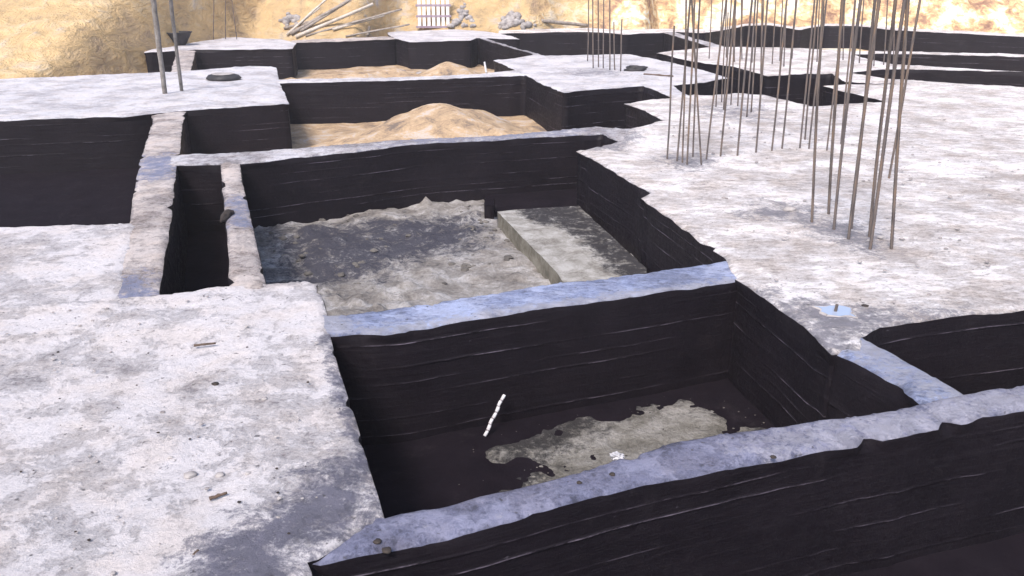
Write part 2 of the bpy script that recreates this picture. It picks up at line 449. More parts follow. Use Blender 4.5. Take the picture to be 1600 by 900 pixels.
# ------------------------------------------------------------------ footings and beams
BASE_G = 'concrete foundation footings and tie beams'
near_world = None
st_L = [(P([(585, 700), (490, 735), (425, 785), (340, 835), (260, 930), (300, 1110), (515, 1110), (485, 883), (600, 808)]), 0.30),
        (P([(515, 520), (540, 600), (575, 700), (600, 808), (580, 800), (545, 690), (520, 610), (500, 520)]), 0.10)]
st_L2 = st_L + [(P([(200, 850), (330, 850), (330, 960), (160, 960)]), 0.9)]
footing('concrete_footing', [(-330, 492), (-60, 480), (175, 468), (200, 464), (247, 460), (330, 449), (415, 440), (480, 437), (495, 440), (503, 465), (512, 490), (515, 520), (530, 575), (560, 665), (578, 735), (600, 808), (485, 883), (500, 985), (515, 1110), (-330, 1110)],
        M['white'], 'large white lumpy concrete pad filling the near left, lavender slurry on its corner', 'footing', z=0.004, rough=0.8, relief=1.5, stains=st_L, group=BASE_G)
footing('concrete_footing', [(860, 205), (1, 1)], M['white'], '', 'footing', world=[Vector((-3.5, 1.52)), Vector((-3.5, -3)), Vector((4.5, -3)), Vector((4.5, 0.75)), Vector((0.2, 0.75)), Vector((-0.6, 0.9)), Vector((-0.62, 1.52))], z=-0.01, lo=0.08) if False else None
def beam(px, mat, label, **kw):
    return footing('tie_beam', px, mat, label, 'beam', group=BASE_G, **kw)
beam([(560, 800), (600, 806), (700, 784), (800, 763), (870, 745), (950, 719), (1050, 690), (1120, 677), (1200, 664), (1300, 649), (1400, 637), (1445, 628), (1510, 614), (1700, 578), (1900, 540), (1900, 585), (1650, 630), (1400, 680), (1300, 697), (1200, 715), (1100, 738), (1000, 760), (900, 785), (820, 808), (700, 840), (600, 858), (485, 884), (440, 884)],
     M['lav'], 'nearest lavender grey beam crossing the picture between the two front pits', z=-0.004, rough=1.0, relief=1.0,
     stains=[(P([(1180, 675), (1280, 650), (1700, 570), (1700, 640), (1400, 700), (1200, 720)]), 0.5)])
beam([(470, 470), (512, 489), (540, 489), (620, 479), (700, 468), (800, 452), (870, 440), (940, 433), (1000, 425), (1080, 411), (1135, 402), (1160, 400), (1175, 436), (1150, 436), (1080, 447), (1000, 460), (900, 473), (800, 487), (700, 502), (640, 514), (600, 519), (560, 517), (515, 521), (470, 521)],
     M['blue'], 'pale blue beam between the front pit and the pit with grey soil', z=-0.006, rough=0.8, relief=0.8,
     stains=[(P([(430, 470), (500, 480), (540, 488), (560, 518), (430, 530)]), 0.2), (P([(560, 512), (800, 480), (1150, 430), (1150, 445), (800, 495), (560, 525)]), 0.16)])
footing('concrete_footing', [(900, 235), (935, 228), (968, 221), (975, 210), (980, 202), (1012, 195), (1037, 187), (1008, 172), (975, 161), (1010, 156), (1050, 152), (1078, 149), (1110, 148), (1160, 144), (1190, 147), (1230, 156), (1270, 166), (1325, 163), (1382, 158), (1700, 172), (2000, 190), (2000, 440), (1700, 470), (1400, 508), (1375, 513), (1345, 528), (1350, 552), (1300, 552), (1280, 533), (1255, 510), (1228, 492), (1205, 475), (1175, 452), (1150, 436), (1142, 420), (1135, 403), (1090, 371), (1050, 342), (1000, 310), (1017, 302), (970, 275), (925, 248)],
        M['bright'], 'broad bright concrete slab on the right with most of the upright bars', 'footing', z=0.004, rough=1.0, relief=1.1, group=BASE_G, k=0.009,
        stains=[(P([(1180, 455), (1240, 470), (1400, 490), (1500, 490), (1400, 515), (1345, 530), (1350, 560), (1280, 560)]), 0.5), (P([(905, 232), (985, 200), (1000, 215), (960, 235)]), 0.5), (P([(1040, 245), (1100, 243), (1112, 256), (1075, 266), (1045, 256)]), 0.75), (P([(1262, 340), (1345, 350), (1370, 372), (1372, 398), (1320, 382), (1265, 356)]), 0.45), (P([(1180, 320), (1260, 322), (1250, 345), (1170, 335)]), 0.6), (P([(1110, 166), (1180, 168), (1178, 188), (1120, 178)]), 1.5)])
beam([(1280, 530), (1345, 525), (1372, 542), (1400, 555), (1455, 586), (1515, 618), (1440, 632), (1400, 601), (1345, 570), (1300, 548)],
     M['blue'], 'short speckled blue beam at the right edge between two black pits', z=-0.005, rough=1.1, relief=1.3,
     stains=[(P([(1270, 520), (1345, 520), (1400, 540), (1520, 600), (1520, 640), (1400, 590)]), 0.5)])
beam([(343, 250), (374, 250), (378, 280), (390, 330), (402, 385), (413, 432), (418, 450), (356, 452), (357, 400), (353, 345), (348, 300)],
     M['tan'], 'narrow tan beam standing between the slim black pit and the soil pit', z=-0.005, rough=0.7, relief=0.9,
     stains=[(P([(350, 310), (395, 305), (398, 350), (355, 350)]), 0.45)])
beam([(232, 170), (292, 165), (285, 190), (280, 240), (275, 258), (270, 310), (262, 370), (254, 420), (247, 464), (240, 480), (160, 485), (178, 455), (188, 400), (202, 346), (208, 300), (217, 255), (230, 215), (238, 185)],
     M['tan'], 'wide tan beam with blue patches running down the left side', z=-0.007, rough=0.9, relief=1.0,
     stains=[(P([(215, 245), (280, 240), (276, 275), (208, 285)]), 0.5), (P([(170, 430), (245, 430), (240, 475), (160, 480)]), 0.5)])
beam([(262, 243), (280, 240), (340, 238), (400, 235), (470, 230), (560, 222), (640, 217), (700, 214), (770, 211), (830, 206), (890, 201), (935, 197), (960, 199), (990, 200), (985, 224), (968, 220), (940, 208), (890, 211), (840, 214), (760, 218), (700, 221), (640, 225), (560, 235), (510, 240), (450, 246), (410, 252), (372, 255), (345, 255), (300, 257), (262, 258)],
     M['thin'], 'thin ragged beam in front of the orange sand heap', z=-0.003, rough=0.55, relief=0.7, k=0.006,
     stains=[(P([(640, 214), (900, 195), (900, 212), (640, 226)]), 1.6)])
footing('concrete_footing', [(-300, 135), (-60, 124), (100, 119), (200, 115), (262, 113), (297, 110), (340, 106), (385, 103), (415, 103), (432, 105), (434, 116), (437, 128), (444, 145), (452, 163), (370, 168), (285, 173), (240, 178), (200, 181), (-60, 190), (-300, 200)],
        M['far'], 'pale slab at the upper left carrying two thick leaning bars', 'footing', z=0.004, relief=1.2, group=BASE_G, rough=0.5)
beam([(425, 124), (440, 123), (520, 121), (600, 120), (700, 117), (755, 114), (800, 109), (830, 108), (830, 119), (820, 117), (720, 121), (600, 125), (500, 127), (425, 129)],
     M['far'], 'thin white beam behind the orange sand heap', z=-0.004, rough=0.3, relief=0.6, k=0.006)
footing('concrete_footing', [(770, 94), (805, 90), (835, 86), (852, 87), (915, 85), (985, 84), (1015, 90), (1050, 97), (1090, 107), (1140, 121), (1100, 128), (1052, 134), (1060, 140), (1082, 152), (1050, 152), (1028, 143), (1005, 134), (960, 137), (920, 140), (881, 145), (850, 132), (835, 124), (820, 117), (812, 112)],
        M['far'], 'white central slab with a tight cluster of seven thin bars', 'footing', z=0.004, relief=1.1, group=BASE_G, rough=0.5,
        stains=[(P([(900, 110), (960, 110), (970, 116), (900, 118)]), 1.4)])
beam([(268, 72), (305, 74), (303, 90), (297, 112), (266, 116), (270, 98), (276, 80)],
     M['tan'], 'short tan beam joining the upper left slab to the slab behind it', z=-0.006, rough=0.4)
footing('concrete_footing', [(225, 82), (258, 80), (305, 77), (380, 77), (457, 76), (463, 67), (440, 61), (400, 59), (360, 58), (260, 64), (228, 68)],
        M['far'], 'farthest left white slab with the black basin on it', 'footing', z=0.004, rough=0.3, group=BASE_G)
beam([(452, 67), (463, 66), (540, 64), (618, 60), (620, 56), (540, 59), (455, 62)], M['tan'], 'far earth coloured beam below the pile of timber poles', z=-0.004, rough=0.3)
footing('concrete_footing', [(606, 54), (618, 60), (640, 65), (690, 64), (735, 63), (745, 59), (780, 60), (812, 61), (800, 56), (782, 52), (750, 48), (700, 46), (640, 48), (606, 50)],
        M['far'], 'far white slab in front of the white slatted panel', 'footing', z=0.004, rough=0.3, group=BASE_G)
beam([(742, 57), (760, 59), (805, 73), (856, 88), (835, 88), (830, 83), (785, 70)], M['thin'], 'slanting grey beam between the far left and far middle pits', z=-0.004, rough=0.3)
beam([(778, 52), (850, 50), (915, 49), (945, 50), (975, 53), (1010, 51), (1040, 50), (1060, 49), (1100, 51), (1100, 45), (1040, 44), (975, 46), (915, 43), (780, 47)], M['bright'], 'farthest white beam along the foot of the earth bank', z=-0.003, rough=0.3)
beam([(1036, 50), (1056, 50), (1090, 60), (1135, 73), (1150, 78), (1105, 76), (1110, 73), (1080, 63)], M['thin'], 'slanting lavender beam at the rear right among the bars', z=-0.004, rough=0.3)
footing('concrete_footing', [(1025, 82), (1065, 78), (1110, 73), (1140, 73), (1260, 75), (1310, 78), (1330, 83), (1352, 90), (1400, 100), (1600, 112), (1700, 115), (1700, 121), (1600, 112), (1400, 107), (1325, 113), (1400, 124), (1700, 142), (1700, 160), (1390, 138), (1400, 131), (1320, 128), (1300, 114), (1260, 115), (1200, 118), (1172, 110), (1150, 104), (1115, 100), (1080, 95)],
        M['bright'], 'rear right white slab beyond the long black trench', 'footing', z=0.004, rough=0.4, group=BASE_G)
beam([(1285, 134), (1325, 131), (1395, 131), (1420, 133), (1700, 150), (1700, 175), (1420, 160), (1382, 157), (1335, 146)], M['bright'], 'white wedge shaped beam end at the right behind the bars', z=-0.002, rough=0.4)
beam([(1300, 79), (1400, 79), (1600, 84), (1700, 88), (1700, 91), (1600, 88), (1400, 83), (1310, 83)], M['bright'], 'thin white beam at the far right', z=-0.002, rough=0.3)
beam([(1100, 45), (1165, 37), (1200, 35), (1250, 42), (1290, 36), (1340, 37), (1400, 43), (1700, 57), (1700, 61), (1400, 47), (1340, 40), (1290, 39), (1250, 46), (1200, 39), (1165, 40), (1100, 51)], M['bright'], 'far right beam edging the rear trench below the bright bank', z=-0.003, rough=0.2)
footing('concrete_footing', [(-300, 356), (60, 352), (150, 350), (205, 346), (214, 350), (200, 400), (190, 455), (182, 480), (-300, 496)],
        M['white'], 'slab at the left edge beside the wide tan beam', 'footing', z=-0.002, group=BASE_G, rough=0.7)
# the slab the photographer stands on, closing the front pit
footing('concrete_footing', None, M['white'], 'slab under the photographer below the picture', 'footing', z=-0.004, group=BASE_G,
        world=[Vector((-3.6, 1.50)), Vector((-3.6, -3)), Vector((5, -3)), Vector((5, 0.6)), Vector((0.3, 0.6)), Vector((-0.30, 0.75)), Vector((-0.36, 1.50))], lo=0.08)

# ------------------------------------------------------------------ pit floors
def big(px, z=-DEP): return [Vector(p) for p in rough_loop(P(px, z), 0.5)]
def world_loop(px, grow=0.25):
    pts = P(px); c = sum(pts, Vector((0, 0))) / len(pts)
    return [Vector(p) for p in rough_loop([p + (p - c).normalized() * grow for p in pts], 0.3)]
zf = lambda x, y: -DEP + 0.012 * fbm(x, y, 0, 2.0, 4)
sheet('pit_floor', world_loop([(515, 520), (1150, 436), (1445, 628), (1050, 690), (600, 808)]), zf, M['tar_floor'], kind='structure')
sheet('pit_floor', world_loop([(275, 258), (345, 255), (358, 445), (247, 460)], 0.15), zf, M['tar_floor'], kind='structure')
sheet('pit_floor', world_loop([(-300, 200), (200, 181), (240, 178), (203, 345), (-300, 356)], 0.2), zf, M['tar_floor'], kind='structure', lo=0.08)
sheet('pit_floor', [Vector(p) for p in rough_loop([Vector((-0.6, 0.4)), Vector((7, 0.4)), Vector((8, 5.5)), Vector((0.4, 2.9)), Vector((-1.0, 1.9))], 0.3)], zf, M['tar_floor'], kind='structure', lo=0.08)
sheet('pit_floor', world_loop([(1345, 528), (1700, 465), (1900, 450), (1900, 545), (1515, 618)], 0.2), zf, M['tar_floor'], kind='structure', lo=0.08)
sheet('pit_floor', world_loop([(850, 90), (985, 87), (1055, 133), (1100, 146), (1270, 164), (1380, 156), (1300, 116), (1200, 120), (1110, 74), (1040, 52), (790, 55)], 0.2), lambda x, y: -DEP + 0.02 * nz(x, y, 0, 2), M['tar_floor'], kind='structure', lo=0.2)
sheet('pit_floor', world_loop([(1100, 52), (1700, 62), (1700, 84), (1130, 72)], 0.2), lambda x, y: -DEP + 0.02 * nz(x, y, 0, 2), M['tar_floor'], kind='structure', lo=0.25)
sheet('pit_floor', world_loop([(880, 146), (1005, 136), (1048, 152), (975, 162), (1035, 187), (980, 201), (880, 200)], 0.1), zf, M['tar_floor'], kind='structure', lo=0.08)

# grey sand drifted across the front pit floor
SM = P([(748, 706), (775, 700), (830, 690), (875, 676), (930, 656), (985, 638), (1050, 622), (1110, 628), (1175, 655), (1230, 700), (1100, 800), (780, 840), (760, 800), (790, 765), (828, 740), (826, 727), (800, 720), (770, 724), (755, 718)], -DEP)
def drift(x, y):
    d = sdist((x, y), SM)
    n_ = fbm(x, y, 7, 6.5, 6)
    return -DEP - 0.002 + max(-0.05, min(0.012, d * 0.08)) + 0.010 * n_ + 0.006 * nz(x, y, 7, 1.5)
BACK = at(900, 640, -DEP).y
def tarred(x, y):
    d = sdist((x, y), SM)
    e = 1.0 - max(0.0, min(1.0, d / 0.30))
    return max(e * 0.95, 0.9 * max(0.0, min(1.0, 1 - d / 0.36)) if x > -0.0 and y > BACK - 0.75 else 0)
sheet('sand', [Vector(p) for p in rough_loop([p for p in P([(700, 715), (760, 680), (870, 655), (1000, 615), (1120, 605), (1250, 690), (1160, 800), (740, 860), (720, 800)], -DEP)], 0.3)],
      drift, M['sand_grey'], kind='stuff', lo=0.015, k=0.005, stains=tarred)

# lumpy grey soil in the middle pit, tar-darkened towards its back
P3 = [(372, 255), (450, 246), (560, 235), (700, 221), (840, 214), (940, 208), (968, 221), (900, 235), (1017, 302), (1135, 403), (1000, 425), (870, 440), (700, 468), (540, 489), (512, 489), (495, 440), (415, 440), (390, 330)]
heap_c = at(520, 500, -0.3)
BENCH = P([(762, 340), (905, 330), (925, 345), (960, 290), (755, 300)], -DEP)
def soil3(x, y):
    return soil3a(x, y) - max(0.0, min(0.2, sdist((x, y), BENCH) * 2))
def soil3a(x, y):
    d = math.hypot(x - heap_c.x, y - heap_c.y)
    z = -DEP + 0.045 * fbm(x, y, 3, 1.9, 6) + 0.03 * abs(nz(x, y, 1, 6)) + 0.012 * abs(nz(x, y, 1, 17)) + 0.32 * math.exp(-(d / 0.75) ** 2)
    for sc, am in ((4.5, 0.20), (10.0, 0.10), (21.0, 0.04)):
        if True:
            dd = noise.voronoi(Vector((x * sc, y * sc, 0.3)))[0][0]; z += am * max(0, 0.42 - dd) * max(0, 0.6 + 1.4 * nz(x, y, 4, 1.3))
    return z
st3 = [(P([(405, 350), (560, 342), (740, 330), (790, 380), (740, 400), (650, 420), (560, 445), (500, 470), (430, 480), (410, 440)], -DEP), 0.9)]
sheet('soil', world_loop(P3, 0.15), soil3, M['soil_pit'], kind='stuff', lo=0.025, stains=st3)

# orange sand heaps in the two pits behind
def heap(px_c, D, rx, ry, zt, seed, poly, extra=()):
    c = atd(px_c[0], px_c[1], D)
    hs = [(c.x, D, rx, ry, zt)] + list(extra)
    def zfn(x, y):
        z = -DEP - 0.02 + 0.03 * fbm(x, y, seed, 1.2, 4)
        for hx, hy, ax, ay, t in hs:
            z += 0
            q = math.sqrt(((x - hx) / ax) ** 2 + ((y - hy) / ay) ** 2)
            z = max(z, -DEP + (t + DEP) * (1 - q) + 0.07 * fbm(x, y, seed, 1.6, 6) - 0.02) if q < 1.2 else z
        return z + 0.10 * max(0, 0.4 - noise.voronoi(Vector((x * 2.6, y * 2.6, seed)))[0][0]) * max(0, 0.5 + nz(x, y, 4, 0.9))
    heap.z = zfn
    return sheet('sand_heap', world_loop(poly, 0.15), zfn, M['sand_heap'], k=0.006, lo=0.03, kind='stuff')
P7 = [(285, 173), (452, 163), (437, 128), (600, 125), (820, 117), (881, 145), (965, 140), (975, 200), (830, 206), (560, 222), (470, 230), (280, 240)]
h1 = atd(700, 163, 12.2)
sh = heap((690, 166), 12.0, 1.9, 2.1, 0.04, 3, P7, extra=[(atd(770, 180, 11.5).x, 11.4, 1.7, 1.6, -0.26), (atd(590, 180, 11.3).x, 11.4, 1.3, 1.4, -0.30), (atd(520, 195, 11).x, 10.8, 0.9, 1.0, -0.52)])
P8 = [(300, 108), (305, 77), (457, 76), (463, 67), (618, 60), (640, 65), (735, 63), (745, 59), (830, 84), (770, 94), (803, 109), (755, 114), (600, 120), (440, 123), (432, 105)]
sh2 = heap((700, 98), 17.5, 1.6, 2.0, 0.04, 5, P8, extra=[(atd(610, 102, 17).x, 17.2, 1.7, 1.8, -0.04), (atd(550, 108, 16.6).x, 16.6, 2.4, 1.6, -0.06), (atd(455, 112, 16.2).x, 16.2, 2.0, 1.4, -0.12)])

# concrete ledge inside the middle pit, with its raw board-marked face
ZL = -DEP + 0.18
def prism(name, pts, z0, z1, mt, ms, label=None, cat=None, parent=None, stains=(), nz_amp=0.006, lo=0.03):
    loop = [Vector(p) for p in rough_loop(pts, 0.4, lo=lo)]
    v, f, bi = fill(loop, None, lo=lo)
    V = [(q.x, q.y, z1 + nz_amp * fbm(q.x, q.y, 2, 5, 3)) for q in v]; F_ = []
    for t in f:
        a, b, c = v[t[0]], v[t[1]], v[t[2]]
        F_.append(tuple(t) if (b - a).cross(c - a) > 0 else tuple(reversed(t)))
    me = mesh_from(name, V, F_); add_attr(me, 'slurry', [slurry_at(q.x, q.y, stains) for q in v])
    root = link(name, me, mt, parent)
    n = len(bi); W = []; WF = []
    for r in range(5):
        for i in bi:
            q = V[i]; W.append((q[0] + 0.003 * nz(q[0], q[1], r, 9), q[1], q[2] + (z0 - q[2]) * r / 4))
    for r in range(4):
        for i in range(n):
            WF.append((r * n + i, (r + 1) * n + i, (r + 1) * n + (i + 1) % n, r * n + (i + 1) % n))
    link('side_face', mesh_from('side_face', W, WF), ms, root)
    if label: tag(root, label, cat)
    return root
M['tarblock'] = bitumen('bitumen_block', 0.0)
prism('concrete_ledge', P([(777, 331), (820, 326), (905, 322), (1010, 420), (1010, 460), (900, 470), (872, 428)], ZL), -DEP - 0.1, ZL, M['ledge'], M['ledge_face'],
      'low concrete ledge with a raw olive face inside the soil pit', 'ledge',
      stains=[(P([(800, 318), (910, 316), (1030, 420), (1010, 450), (950, 425), (912, 385), (872, 354), (835, 350), (812, 338)], ZL), 0.22)])
prism('tar_coated_bench', BENCH, -DEP - 0.1, -DEP + 0.05, M['tar_floor'], M['tarblock'],
      'low black tar coated bench under the far wall of the soil pit', 'bench')
c = at(765, 345, -DEP)
prism('tar_coated_block', [Vector((c.x - 0.05, c.y)), Vector((c.x + 0.05, c.y)), Vector((c.x + 0.05, c.y + 0.25)), Vector((c.x - 0.05, c.y + 0.25))], -DEP - 0.05, -DEP + 0.17, M['tar_floor'], M['tarblock'],
      'small black tar coated stump against the far wall of the soil pit', 'block')

# ------------------------------------------------------------------ reinforcement bars
def rust():
    m, t, b = newmat('rusty_steel', 0.7, 0.4); g = NG(t)
    tc = t.nodes.new('ShaderNodeTexCoord'); p = tc.outputs['Object']
    oi = t.nodes.new('ShaderNodeObjectInfo')
    n1 = g.noise(g.mapped(p, (20, 20, 2.5)), 2.0, 5, 0.6)
    col = g.ramp(n1, [(0.35, (0.07, 0.058, 0.055)), (0.50, (0.155, 0.125, 0.11)), (0.66, (0.27, 0.17, 0.10))])
    col = g.mix(g.math('MULTIPLY', oi.outputs['Random'], 0.5), col, (0.11, 0.10, 0.105))
    t.links.new(col, b.inputs['Base Color']); b.inputs['Metallic'].default_value = 0.15
    return m
M['rust'] = rust()
def bar_mesh(L, r, seed, ribs=True):
    rnd = random.Random(seed); V = []; Fc = []; ns = 6
    step = 0.012 if ribs else 0.2
    m = int(L / step)
    ph = rnd.uniform(0, 6); bx = rnd.uniform(-0.012, 0.012); by = rnd.uniform(-0.012, 0.012)
    for i in range(m + 1):
        z = L * i / m; u = i / m
        ox = bx * math.sin(u * 3.1 + ph) - bx * math.sin(ph) + 0.003 * math.sin(9 * u + ph); oy = by * math.sin(u * 4.2 + ph) - by * math.sin(ph)
        rr = r * (1.0 if i % 2 else 1.14) if ribs else r
        for k in range(ns):
            a = 2 * math.pi * k / ns; V.append((ox + rr * math.cos(a), oy + rr * math.sin(a), z))
        if i:
            for k in range(ns):
                a = (i - 1) * ns + k; b = (i - 1) * ns + (k + 1) % ns; Fc.append((a, b, b + ns, a + ns))
    Fc.append(tuple(range(m * ns, m * ns + ns))); Fc.append(tuple(reversed(range(ns))))
    me = mesh_from('rebar', V, Fc); me.materials.append(M['rust']); return me
BARS = {}
def bar(base, top=None, h=None, r=0.009, label='', group='upright steel starter bars', D=None):
    """a bar rooted where a photo pixel meets the slab, leaning to pass the second pixel"""
    b = at(*base) - Vector((0, 0, 0.06))
    # end point: same plan distance, height h above slab, photo x of the second pixel
    if h is None: h = 2.5
    dxp = top[0]; dyp = top[1]
    t = atd(dxp, dyp, b.y)
    d = (t - b); 
    if h == 'seen': L = d.length
    else: L = h / (d.z / d.length)
    d.normalize()
    key = (round(L, 1), r, random.randrange(3))
    if key not in BARS: BARS[key] = bar_mesh(L if h == 'seen' else key[0], r, len(BARS), b.y < 9.5)
    o = bpy.data.objects.new('rebar', BARS[key]); C.objects.link(o)
    o.location = b; o.rotation_euler = d.to_track_quat('Z', 'Y').to_euler()
    o.rotation_euler.rotate_axis('Z', random.uniform(0, 6))
    tag(o, label, 'rebar', group)
    return o
ORD = ['first', 'second', 'third', 'fourth', 'fifth', 'sixth', 'seventh', 'eighth', 'ninth', 'tenth', 'eleventh', 'twelfth']
def cluster(bars, desc, r=0.009):
    bars = sorted(bars, key=lambda q: q[0][0])
    for i, q in enumerate(bars):
        h = q[2] if len(q) > 2 else None
        bar(q[0], q[1], h, r, '%s bar from the left in %s' % (ORD[i], desc))
cluster([((1269, 347), (1283, 90)), ((1296, 335), (1311, 60)), ((1303, 360), (1340, 75)), ((1326, 374), (1362, 80)), ((1331, 358), (1357, 90)), ((1360, 390), (1402, 90)), ((1359, 370), (1392, 90)), ((1394, 389), (1412, 80)), ((1389, 279), (1420, 100))],
        'the nearest group at the right edge', 0.0105)
cluster([((1043, 249), (1053, 40), 'seen'), ((1058, 252), (1075, 45)), ((1067, 254), (1072, 60)), ((1074, 257), (1086, 0)), ((1083, 245), (1092, 20)), ((1097, 257), (1088, 120), 2.2)],
        'the tight bundle on the right slab', 0.0085)
cluster([((1103, 249), (1125, 60)), ((1126, 244), (1144, 60)), ((1152, 243), (1170, 50)), ((1181, 239), (1198, 50)), ((1206, 236), (1225, 50)), ((1222, 233), (1243, 30))],
        'the evenly spaced row on the right slab', 0.009)
cluster([((1250, 232), (1267, 60), 2.2), ((1258, 218), (1272, 60), 2.0), ((1264, 233), (1285, 60), 2.2), ((1292, 236), (1312, 60)), ((1314, 225), (1330, 60), 2.1)],
        'the thin group behind the nearest bars', 0.009)
cluster([((1119, 167), (1127, 35)), ((1131, 172), (1140, 40)), ((1142, 164), (1148, 40)), ((1153, 167), (1158, 25)), ((1167, 183), (1180, 10)), ((1174, 176), (1183, 30)), ((1188, 170), (1190, 34)), ((1128, 160), (1135, 10))],
        'the group beside the long black trench', 0.010)
cluster([((918, 96), (919, 0)), ((927, 107), (926, 12)), ((935, 105), (935, 0)), ((943, 107), (943, 0)), ((953, 110), (953, 4)), ((961, 110), (960, 34), 'seen'), ((970, 112), (971, 30), 'seen')],
        'the small group on the white central slab', 0.0125)
cluster([((1108, 92), (1111, 5)), ((1148, 97), (1150, 30), 'seen'), ((1160, 93), (1158, 0)), ((1175, 98), (1180, 0)), ((1207, 100), (1212, 4)), ((1219, 96), (1222, 10)), ((1225, 104), (1229, 0)), ((1238, 92), (1243, 3)), ((1190, 94), (1193, 0)), ((1135, 90), (1137, 20), 'seen')],
        'the far group on the rear right slab', 0.0125)
cluster([((1330, 106), (1336, 10)), ((1343, 100), (1350, 0)), ((1366, 104), (1372, 0)), ((1318, 94), (1319, 3)), ((1262, 104), (1268, 25), 'seen'), ((1277, 98), (1280, 4)), ((1381, 102), (1386, 4)), ((1396, 106), (1399, 0))],
        'the far right group behind the nearest bars', 0.0125)
cluster([((333, 62), (334, 0)), ((352, 61), (353, 4)), ((370, 62), (363, 4))], 'the faint far group before the earth bank at left', 0.0125)

# ------------------------------------------------------------------ small things
def plain(name, cols, rough=0.8, sc=14, bump=0.4, bd=0.01, spec=0.3, attr=None):
    m, t, b = newmat(name, rough, spec); g = NG(t); tc = t.nodes.new('ShaderNodeTexCoord')
    n1 = g.noise(tc.outputs['Object'], sc, 5, 0.65)
    t.links.new(g.ramp(n1, [(0.35, cols[0]), (0.65, cols[1])]), b.inputs['Base Color'])
    g.bump(n1, bump, bd, b); return m
M['stick_white'] = plain('whitewashed_wood', ((0.45, 0.44, 0.46), (0.72, 0.72, 0.76)), 0.7, 25)
M['stick_dark'] = plain('stick_band', ((0.20, 0.18, 0.20), (0.38, 0.34, 0.36)), 0.8, 30)
M['paper'] = plain('paper', ((0.36, 0.36, 0.40), (0.56, 0.56, 0.60)), 0.7, 8)
M['rubber'] = plain('black_rubber', ((0.02, 0.019, 0.022), (0.045, 0.042, 0.045)), 0.6, 6)
M['wood'] = plain('weathered_wood', ((0.20, 0.17, 0.15), (0.40, 0.35, 0.31)), 0.85, 9)
M['wood_pale'] = plain('pale_wood', ((0.42, 0.37, 0.31), (0.62, 0.56, 0.50)), 0.85, 9)
M['lump'] = plain('soil_lump', ((0.06, 0.055, 0.055), (0.17, 0.155, 0.14)), 0.95, 3)
M['post'] = plain('grey_post', ((0.13, 0.115, 0.105), (0.27, 0.25, 0.235)), 0.85, 9)
M['stone'] = plain('grey_stone', ((0.22, 0.20, 0.20), (0.42, 0.39, 0.38)), 0.9, 6)
M['twig'] = plain('brown_twig', ((0.07, 0.05, 0.04), (0.16, 0.11, 0.08)), 0.9, 20)
M['clod'] = plain('brown_clod', ((0.025, 0.02, 0.02), (0.06, 0.048, 0.042)), 0.95, 10, 0.8, 0.02)
M['panel'] = plain('white_panel', ((0.62, 0.60, 0.58), (0.80, 0.79, 0.78)), 0.6, 4)
M['rail'] = plain('panel_rail', ((0.25, 0.19, 0.25), (0.34, 0.27, 0.32)), 0.7, 5)

def oriented(a, b, r0, r1, name, mat, ns=8, rough=0.0, seg=10, flat=1.0, parent=None, seed=0):
    """round or flattened pole between two points"""
    a = Vector(a); b = Vector(b); d = b - a; L = d.length; q = d.to_track_quat('Z', 'Y')
    V = []; Fc = []
    for i in range(seg + 1):
        u = i / seg; r = r0 + (r1 - r0) * u
        for k in range(ns):
            an = 2 * math.pi * k / ns
            p = Vector((r * math.cos(an), r * flat * math.sin(an), L * u))
            p += Vector((nz(u * 5, an, seed), nz(an, u * 5, seed + 3), 0)) * rough
            V.append(p)
        if i:
            for k in range(ns):
                x = (i - 1) * ns + k; y = (i - 1) * ns + (k + 1) % ns; Fc.append((x, y, y + ns, x + ns))
    Fc.append(tuple(range(seg * ns, seg * ns + ns))); Fc.append(tuple(reversed(range(ns))))
    o = link(name, mesh_from(name, V, Fc, ns > 5), mat, parent); o.location = a; o.rotation_mode = 'QUATERNION'; o.rotation_quaternion = q
    return o
# white stick leaning on the far wall of the front pit
sb = at(757, 684, -DEP) + Vector((0, 0, 0.01))
stp = atd(788, 616, sb.y + 0.13)
root = empty('marking_stick', sb)
nseg = 7
for i in range(nseg):
    a = (stp - sb) * (i / nseg) + Vector((0.003 * math.sin(i * 2.1), 0, 0.002)); b = (stp - sb) * ((i + 0.90) / nseg) + Vector((0.003 * math.sin(i * 2.1 + 1), 0, 0))
    oriented(a, b, 0.0115, 0.0115, 'white_segment', M['stick_white'], ns=7, rough=0.003, seg=5, flat=0.6, parent=root, seed=i)
    if i < nseg - 1:
        oriented(b - (b - a) * 0.02, (stp - sb) * ((i + 1.02) / nseg), 0.0113, 0.0113, 'dark_band', M['stick_dark'], ns=7, rough=0.001, seg=2, flat=0.6, parent=root)
tag(root, 'white segmented stick leaning against the black wall of the front pit', 'stick')

